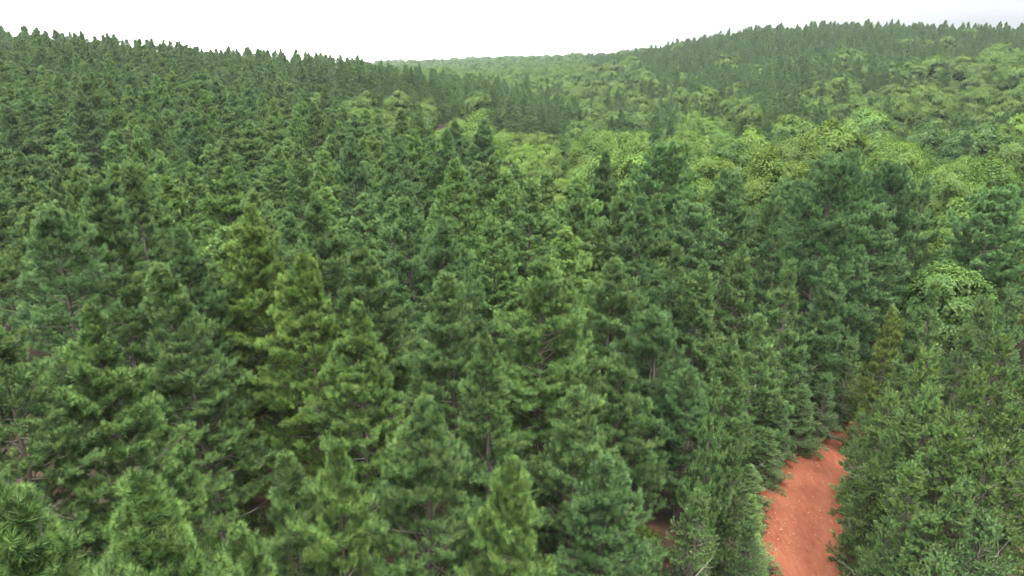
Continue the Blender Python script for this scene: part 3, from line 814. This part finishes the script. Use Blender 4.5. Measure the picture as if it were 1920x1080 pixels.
def scatter():
    rng = np.random.default_rng(77)
    n = 90000
    # candidate spots: uniform over the ground in the wedge the photo shows, a margin either side
    a0, a1 = azim(-260), azim(2180)
    d = np.sqrt(rng.uniform(9 ** 2, 720 ** 2, n)); a = rng.uniform(a0, a1, n)
    d[:14000] = np.sqrt(rng.uniform(9 ** 2, 190 ** 2, 14000))
    d2 = np.sqrt(rng.uniform(700 ** 2, 1330 ** 2, 9000)); b2 = rng.uniform(azim(560), azim(1220), 9000)
    d, a = np.concatenate([d, d2]), np.concatenate([a, b2])
    X, Y = d * np.sin(a), d * np.cos(a); Z = ground_z(X, Y)
    PX = 960 + np.tan(a) / math.cos(PITCH) * FOCAL
    U, W, U2 = rng.random(len(d)), rng.random(len(d)), rng.random(len(d))
    cells = {}; out = []
    cs = 4.0
    def free(x, y, r):
        i, j = int(x // cs), int(y // cs); k = int(math.ceil((r + 2.6) / cs))
        for p in range(i - k, i + k + 1):
            for q in range(j - k, j + k + 1):
                for (ox, oy, orr) in cells.get((p, q), ()):
                    if math.hypot(ox - x, oy - y) < (r + orr): return False
        return True
    def add(x, y, r): cells.setdefault((int(x // cs), int(y // cs)), []).append((x, y, r))
    for t in taken: add(*t)
    gaps = [(ground_at(95, 880), 4.2), (ground_at(75, 985), 3.6), (ground_at(60, 800), 4.0), (ground_at(1240, 905), 1.8), (ground_at(415, 600), 3.0)]
    for i in range(len(d)):
        x, y, px, dd = X[i], Y[i], PX[i], d[i]
        if dd > 340 and px < 640 and dd < 720: continue                  # behind the left crest
        if px < 640 and dd > 340: continue
        k = kind_at(px, dd, U[i], clump_at(x, y) * .55 + U2[i] * .45)
        if k is None: continue
        sp, tone = k
        if sp == 'broad' and dd < 68: tone = 'deep'
        base_px = project(x, y, Z[i])[0]
        if dd < 52 and base_px > 1285: continue                          # road side: only the trees picked out above
        if dd < 26: 
            if W[i] < .35 or base_px > 1000: continue
        if any(math.hypot(x - g[0][0], y - g[0][1]) < g[1] for g in gaps): continue
        if sp == 'pine':
            H = (13.6 if dd < 40 else 14.6) + 5.0 * (W[i] - .5) ; r = (2.15 if 50 < dd < 80 and px > 1200 else 2.15 if dd < 40 else 2.0 if dd < 60 else 2.15) + .5 * U2[i] if dd < 320 else 1.75
            if dd > 330: H *= .66 + .34 * U2[i]
            if dd < 40: H -= 1.2
            if dd < 34: H = 8.5 + 2.5 * W[i]
        else:
            H = 9.5 + 8.0 * W[i]; r = 2.5 + 1.5 * W[i]
            if px < 1090 and dd < 190: H *= .62; r = 1.9
        if dd > 600: r *= 1.35
        if not free(x, y, r): continue
        add(x, y, r)
        tx, ty = project(x, y, Z[i] + H)
        out.append((dd, x, y, H, sp, tone, px, tx, ty, i))
    return sorted(out)

FOREST = scatter()

ZONES = [                                             # (test, noun phrase) for trees that nothing tells apart one by one
    (lambda px, d: d < 60 and px < 700, 'in the near left part of the plantation'),
    (lambda px, d: d < 60 and px < 1250, 'in the near middle part of the plantation'),
    (lambda px, d: d < 80, 'in the dark stand beyond the red road'),
    (lambda px, d: px < 420, 'on the left slope of the plantation'),
    (lambda px, d: px < 1000, 'on the middle slope of the plantation'),
    (lambda px, d: True, 'scattered among the leafy valley trees'),
]
TONE_WORD = {'green': 'mid green', 'deep': 'deep green', 'blue': 'blue green', 'yellow': 'yellow green', 'fresh': 'fresh green', 'dark': 'very dark green', 'olive': 'olive green', 'autumn': 'orange'}
BZONES = [
    (lambda px, d: px < 1090, 'in the gully beside the plantation'),
    (lambda px, d: d < 115 and px < 1500, 'behind the pines in the valley centre'),
    (lambda px, d: d < 115, 'on the right behind the dark pine stand'),
    (lambda px, d: px < 1500, 'in the valley at the foot of the hill'),
    (lambda px, d: True, 'in the valley toward the right edge'),
]
LANDMARKS = [                                         # (column and row of its top, distance, how to call it)
    (160, 592, 25, 'the light green sharp tipped pine'), (470, 393, 36, 'the tallest yellow green pine'),
    (700, 458, 37, 'the narrow sharp tipped pine'), (1004, 495, 31, 'the tall central pine'),
    (1232, 590, 35, 'the dark layered pine'), (1155, 498, 38, 'the rounded deep green pine'),
    (788, 762, 20, 'the pine with bare pale branches'), (250, 318, 47, 'the tall pine behind the dark hollow'),
    (185, 348, 41, 'the broad full pine on the left'), (1608, 300, 68, 'the highest dark pine beyond the road'),
    (1300, 395, 55, 'the soft blue green pine'), (885, 213, 103, 'the round broadleaf at the plantation edge'),
    (1672, 583, 46, 'the yellowing pine beyond the road'), (1340, 285, 86, 'the vivid yellow green tree'),
    (1122, 240, 112, 'the large tree at the left valley end'), (1738, 216, 146, 'the dark bluish round tree'),
    (1572, 222, 132, 'the arch like bright tree'), (1845, 345, 84, 'the domed tree right of the pines'),
    (1905, 244, 126, 'the sea green tree at the right edge'), (1410, 184, 178, 'the upright pale tree at the hill foot'),
]
said = set()
def single_out(noun, tone, H, mean, wide, tx, ty, dd):
    """a label that says where a tree stands beside a landmark tree, or None"""
    near = sorted((math.hypot(tx - l[0], (ty - l[1]) * 1.3), l) for l in LANDMARKS)
    size = 'tall ' if H > mean * 1.06 else 'short ' if H < mean * .94 else ''
    for dist, (lx, ly, ld, call) in near[:2]:
        if dist > 150: break
        depth = 'behind' if dd > ld * 1.06 else 'in front of' if dd < ld * .94 else ''
        side = 'left of' if tx < lx - 22 else 'right of' if tx > lx + 22 else ''
        if not (depth or side): continue
        where = (depth.replace(' of', '') + ' and ' + side) if depth and side else (depth or 'directly ' + side)
        far = 'just ' if dist < 60 else ''
        if len(call.split()) > 7: far = ''
        for adj in ('', size, 'wide ' if wide > 1.05 else 'slim ' if wide < .93 else ''):
            lab = '%s%s %s %s%s %s' % (adj, tone, noun, far, where, call)
            if lab not in said and len(lab.split()) <= 16:
                said.add(lab); return lab
    return None
n_pine, n_broad = len(NEAR) + len(MID), len(BROADS)
rest_pine, rest_broad = [], []
rng = np.random.default_rng(9)
for (dd, x, y, H, sp, tone, px, tx, ty, i) in FOREST:
    shown = -30 < tx < 1950 and ty < 1100
    v = .10 if sp == 'pine' else .26
    c = np.array(TONES[tone]) * rng.uniform(1 - v, 1 + v) * rng.uniform(.94, 1.06, 3)
    if sp == 'pine':
        if shown and n_pine < 296:
            zone = next(z for f, z in ZONES if f(px, dd))
            w = rng.uniform(.98, 1.25)
            lab = single_out('pine', TONE_WORD[tone], H, 14.2, w, tx, ty, dd)
            if dd < 36: near_pine(x, y, H, H * .25, 1.9, c, 3000 + i, lab or '%s pine crown %s' % (TONE_WORD[tone], zone), 'pines ' + zone, dd < 22)
            else: put_pine(x, y, H, w, c, rng, lab or '%s pine crown %s' % (TONE_WORD[tone], zone), 'pines ' + zone, STAND + int(rng.integers(4)) if dd < 80 and px > 1200 and dd > 50 else None)
            n_pine += 1
        else: rest_pine.append((x, y, H, tone, dd))
    else:
        if shown and n_broad < 290:
            zone = next(z for f, z in BZONES if f(px, dd))
            k = int(rng.integers(len(BROAD))); s = H / 12; deep = dd > 128; w = s * rng.uniform(.82, 1.1)
            r = first_or_copy(made, ('broad', k, deep), two_part('broadleaf_tree', BROAD[k][1], FAR_BROAD[k % 4] if deep else BROAD[k][0]), (x, y, float(ground_z(x, y)) - .2), rng.uniform(0, 6.28), (w, w, s), c)
            lab = single_out('leafy tree', TONE_WORD[tone], H, 13.5, w / s * 1.05, tx, ty, dd)
            tag(r, lab or '%s round crowned broadleaf tree %s' % (TONE_WORD[tone], zone), 'tree', 'broadleaf trees ' + zone)
            n_broad += 1
        else: rest_broad.append((x, y, H, tone, dd))
print('pines', n_pine, '+', len(rest_pine), 'broad', n_broad, '+', len(rest_broad))

def forest_mass(name, label, spots, meshes, href, seed):
    """the far forest: one object that sets a tree of one of several forms on every spot"""
    rng = np.random.default_rng(seed)
    col = bpy.data.collections.new(name + '_forms')
    tones = sorted({s[3] for s in spots}); idx = {}
    n = 0
    for m in meshes:
        for t in tones:
            o = bpy.data.objects.new('%s_form_%03d' % (name, n), m); o.color = (*TONES[t], 1)
            col.objects.link(o); idx[(m.name, t)] = n; n += 1
    N = len(spots)
    xs, ys = np.array([s[0] for s in spots]), np.array([s[1] for s in spots])
    me = bpy.data.meshes.new(name)
    me.vertices.add(N); me.vertices.foreach_set('co', np.stack([xs, ys, ground_z(xs, ys)], -1).astype(np.float32).ravel())
    sc = np.array([s[2] / href for s in spots]); wd = sc * rng.uniform(.85, 1.15, N)
    sd_ = np.array([s[4] for s in spots]); wd = np.where(sd_ > 600, wd * 1.3, np.where(sd_ > 280, wd * 1.18, wd))
    a = me.attributes.new('grow', 'FLOAT_VECTOR', 'POINT'); a.data.foreach_set('vector', np.stack([wd, wd, sc], -1).astype(np.float32).ravel())
    a = me.attributes.new('turn', 'FLOAT_VECTOR', 'POINT'); a.data.foreach_set('vector', np.stack([np.zeros(N), np.zeros(N), rng.uniform(0, 6.28, N)], -1).astype(np.float32).ravel())
    a = me.attributes.new('form', 'INT', 'POINT')
    a.data.foreach_set('value', np.array([idx[(meshes[int(rng.integers(len(meshes)))].name, s[3])] for s in spots], np.int32))
    o = link(name, me)
    ng = bpy.data.node_groups.new(name, 'GeometryNodeTree')
    ng.interface.new_socket('Geometry', in_out='INPUT', socket_type='NodeSocketGeometry')
    ng.interface.new_socket('Geometry', in_out='OUTPUT', socket_type='NodeSocketGeometry')
    gi, go = ng.nodes.new('NodeGroupInput'), ng.nodes.new('NodeGroupOutput')
    ip = ng.nodes.new('GeometryNodeInstanceOnPoints')
    ci = ng.nodes.new('GeometryNodeCollectionInfo'); ci.inputs['Collection'].default_value = col
    ci.inputs['Separate Children'].default_value = True; ci.inputs['Reset Children'].default_value = True
    ip.inputs['Pick Instance'].default_value = True
    def attr(n, t):
        q = ng.nodes.new('GeometryNodeInputNamedAttribute'); q.data_type = t; q.inputs['Name'].default_value = n
        return next(s for s in q.outputs if s.enabled and s.name == 'Attribute')
    ng.links.new(gi.outputs[0], ip.inputs['Points']); ng.links.new(ci.outputs[0], ip.inputs['Instance'])
    ng.links.new(attr('form', 'INT'), ip.inputs['Instance Index']); ng.links.new(attr('turn', 'FLOAT_VECTOR'), ip.inputs['Rotation'])
    ng.links.new(attr('grow', 'FLOAT_VECTOR'), ip.inputs['Scale']); ng.links.new(ip.outputs[0], go.inputs[0])
    md = o.modifiers.new('trees', 'NODES'); md.node_group = ng
    return tag(o, label, 'forest', None, 'stuff')

forest_mass('distant_pine_forest', 'dense pine forest covering the far slopes and the hill crest', rest_pine, FAR_CROWNS, 15, 1)
forest_mass('distant_broadleaf_forest', 'bright green leafy forest on the far valley side and hill', rest_broad, FAR_BROAD, 12, 2)

def thicket():
    rng = np.random.default_rng(41); spots = []
    for k in range(420):
        d = math.sqrt(rng.uniform(14 ** 2, 60 ** 2)); a = rng.uniform(azim(1925), azim(2700))
        x, y = d * math.sin(a), d * math.cos(a)
        if any(math.hypot(x - p[0], y - p[1]) < 1.9 for p in spots) or any(math.hypot(x - t[0], y - t[1]) < 1.7 for t in taken): continue
        if min(np.hypot(np.array(_tr[0]) - x, np.array(_tr[1]) - y)) < 2.6: continue
        if np.hypot(RX - x, RY - y).min() < 2.8: continue
        if project(x, y, float(ground_z(x, y)) + 4)[0] < 1905: continue
        spots.append((x, y, rng.uniform(4.5, 8.5), ['olive', 'green', 'green', 'fresh'][int(rng.integers(4))], d))
    forest_mass('young_pine_thicket', 'thicket of young pines running on past the right edge', spots, YOUNG_CROWNS, 7, 12)
thicket()

def undergrowth():
    rng = np.random.default_rng(31); spots = []
    edge = np.array([RX, RY]).T
    for k in range(2600):
        d = math.sqrt(rng.uniform(9 ** 2, 62 ** 2)); a = rng.uniform(azim(-150), azim(2150))
        x, y = d * math.sin(a), d * math.cos(a)
        q = np.hypot(edge[:, 0] - x, edge[:, 1] - y); j = int(q.argmin()); near = q[j] - RW[j] / 2
        if near < .5 or any(math.hypot(x - g[0], y - g[1]) < 4.5 for g in (ground_at(95, 880), ground_at(75, 985))): continue
        if clump_at(x * 5, y * 5) < .42 and near > 2.5: continue
        spots.append((x, y, rng.uniform(.25, .6) if near < 1.6 else rng.uniform(.4, 1.25), ['green', 'dark', 'deep', 'deep'][int(rng.integers(4))], d))
    for k in range(420):                                # weeds along both rims of the road
        j = int(rng.integers(18, 150)); tx, ty = RX[j + 1] - RX[j], RY[j + 1] - RY[j]; l = math.hypot(tx, ty)
        o = (RW[j] / 2 - .15 + abs(rng.normal(0, .6))) * rng.choice([-1, 1])
        if rng.random() < .35 + .3 * math.sin(j * .35): continue
        spots.append((RX[j] + ty / l * o, RY[j] - tx / l * o, rng.uniform(.07, .30), ['green', 'fresh', 'olive', 'olive'][int(rng.integers(4))], 40))
    forms = [broad_crown(1.0, .75, 700 + i, 9, 14, 11, .085, dict(mid=.42, half=.5))[0] for i in range(4)]
    for m in forms: m.name = 'shrub'
    forest_mass('undergrowth', 'low green undergrowth and weeds on the forest floor and road rims', spots, forms, 1.0, 8)
undergrowth()

# ------------------------------------------------------------------ air
def haze():
    X0, Y0, Z0, Z1 = 2000.0, 2000.0, -24.0, 54.0
    V = np.array([(x, y, z) for z in (Z0, Z1) for x, y in ((-X0, -Y0), (X0, -Y0), (X0, Y0), (-X0, Y0))])
    F = np.array([(0, 3, 2, 1), (4, 5, 6, 7), (0, 1, 5, 4), (1, 2, 6, 5), (2, 3, 7, 6), (3, 0, 4, 7)])
    m, N, L = new_mat('haze')
    pv = N.new('ShaderNodeVolumePrincipled'); pv.inputs['Color'].default_value = (.80, .90, 1.0, 1); pv.inputs['Density'].default_value = .00008
    o = N.new('ShaderNodeOutputMaterial'); L.new(pv.outputs[0], o.inputs['Volume'])
    return tag(link('haze', mesh_of('haze', V, F, [m])), kind='stuff')
haze()
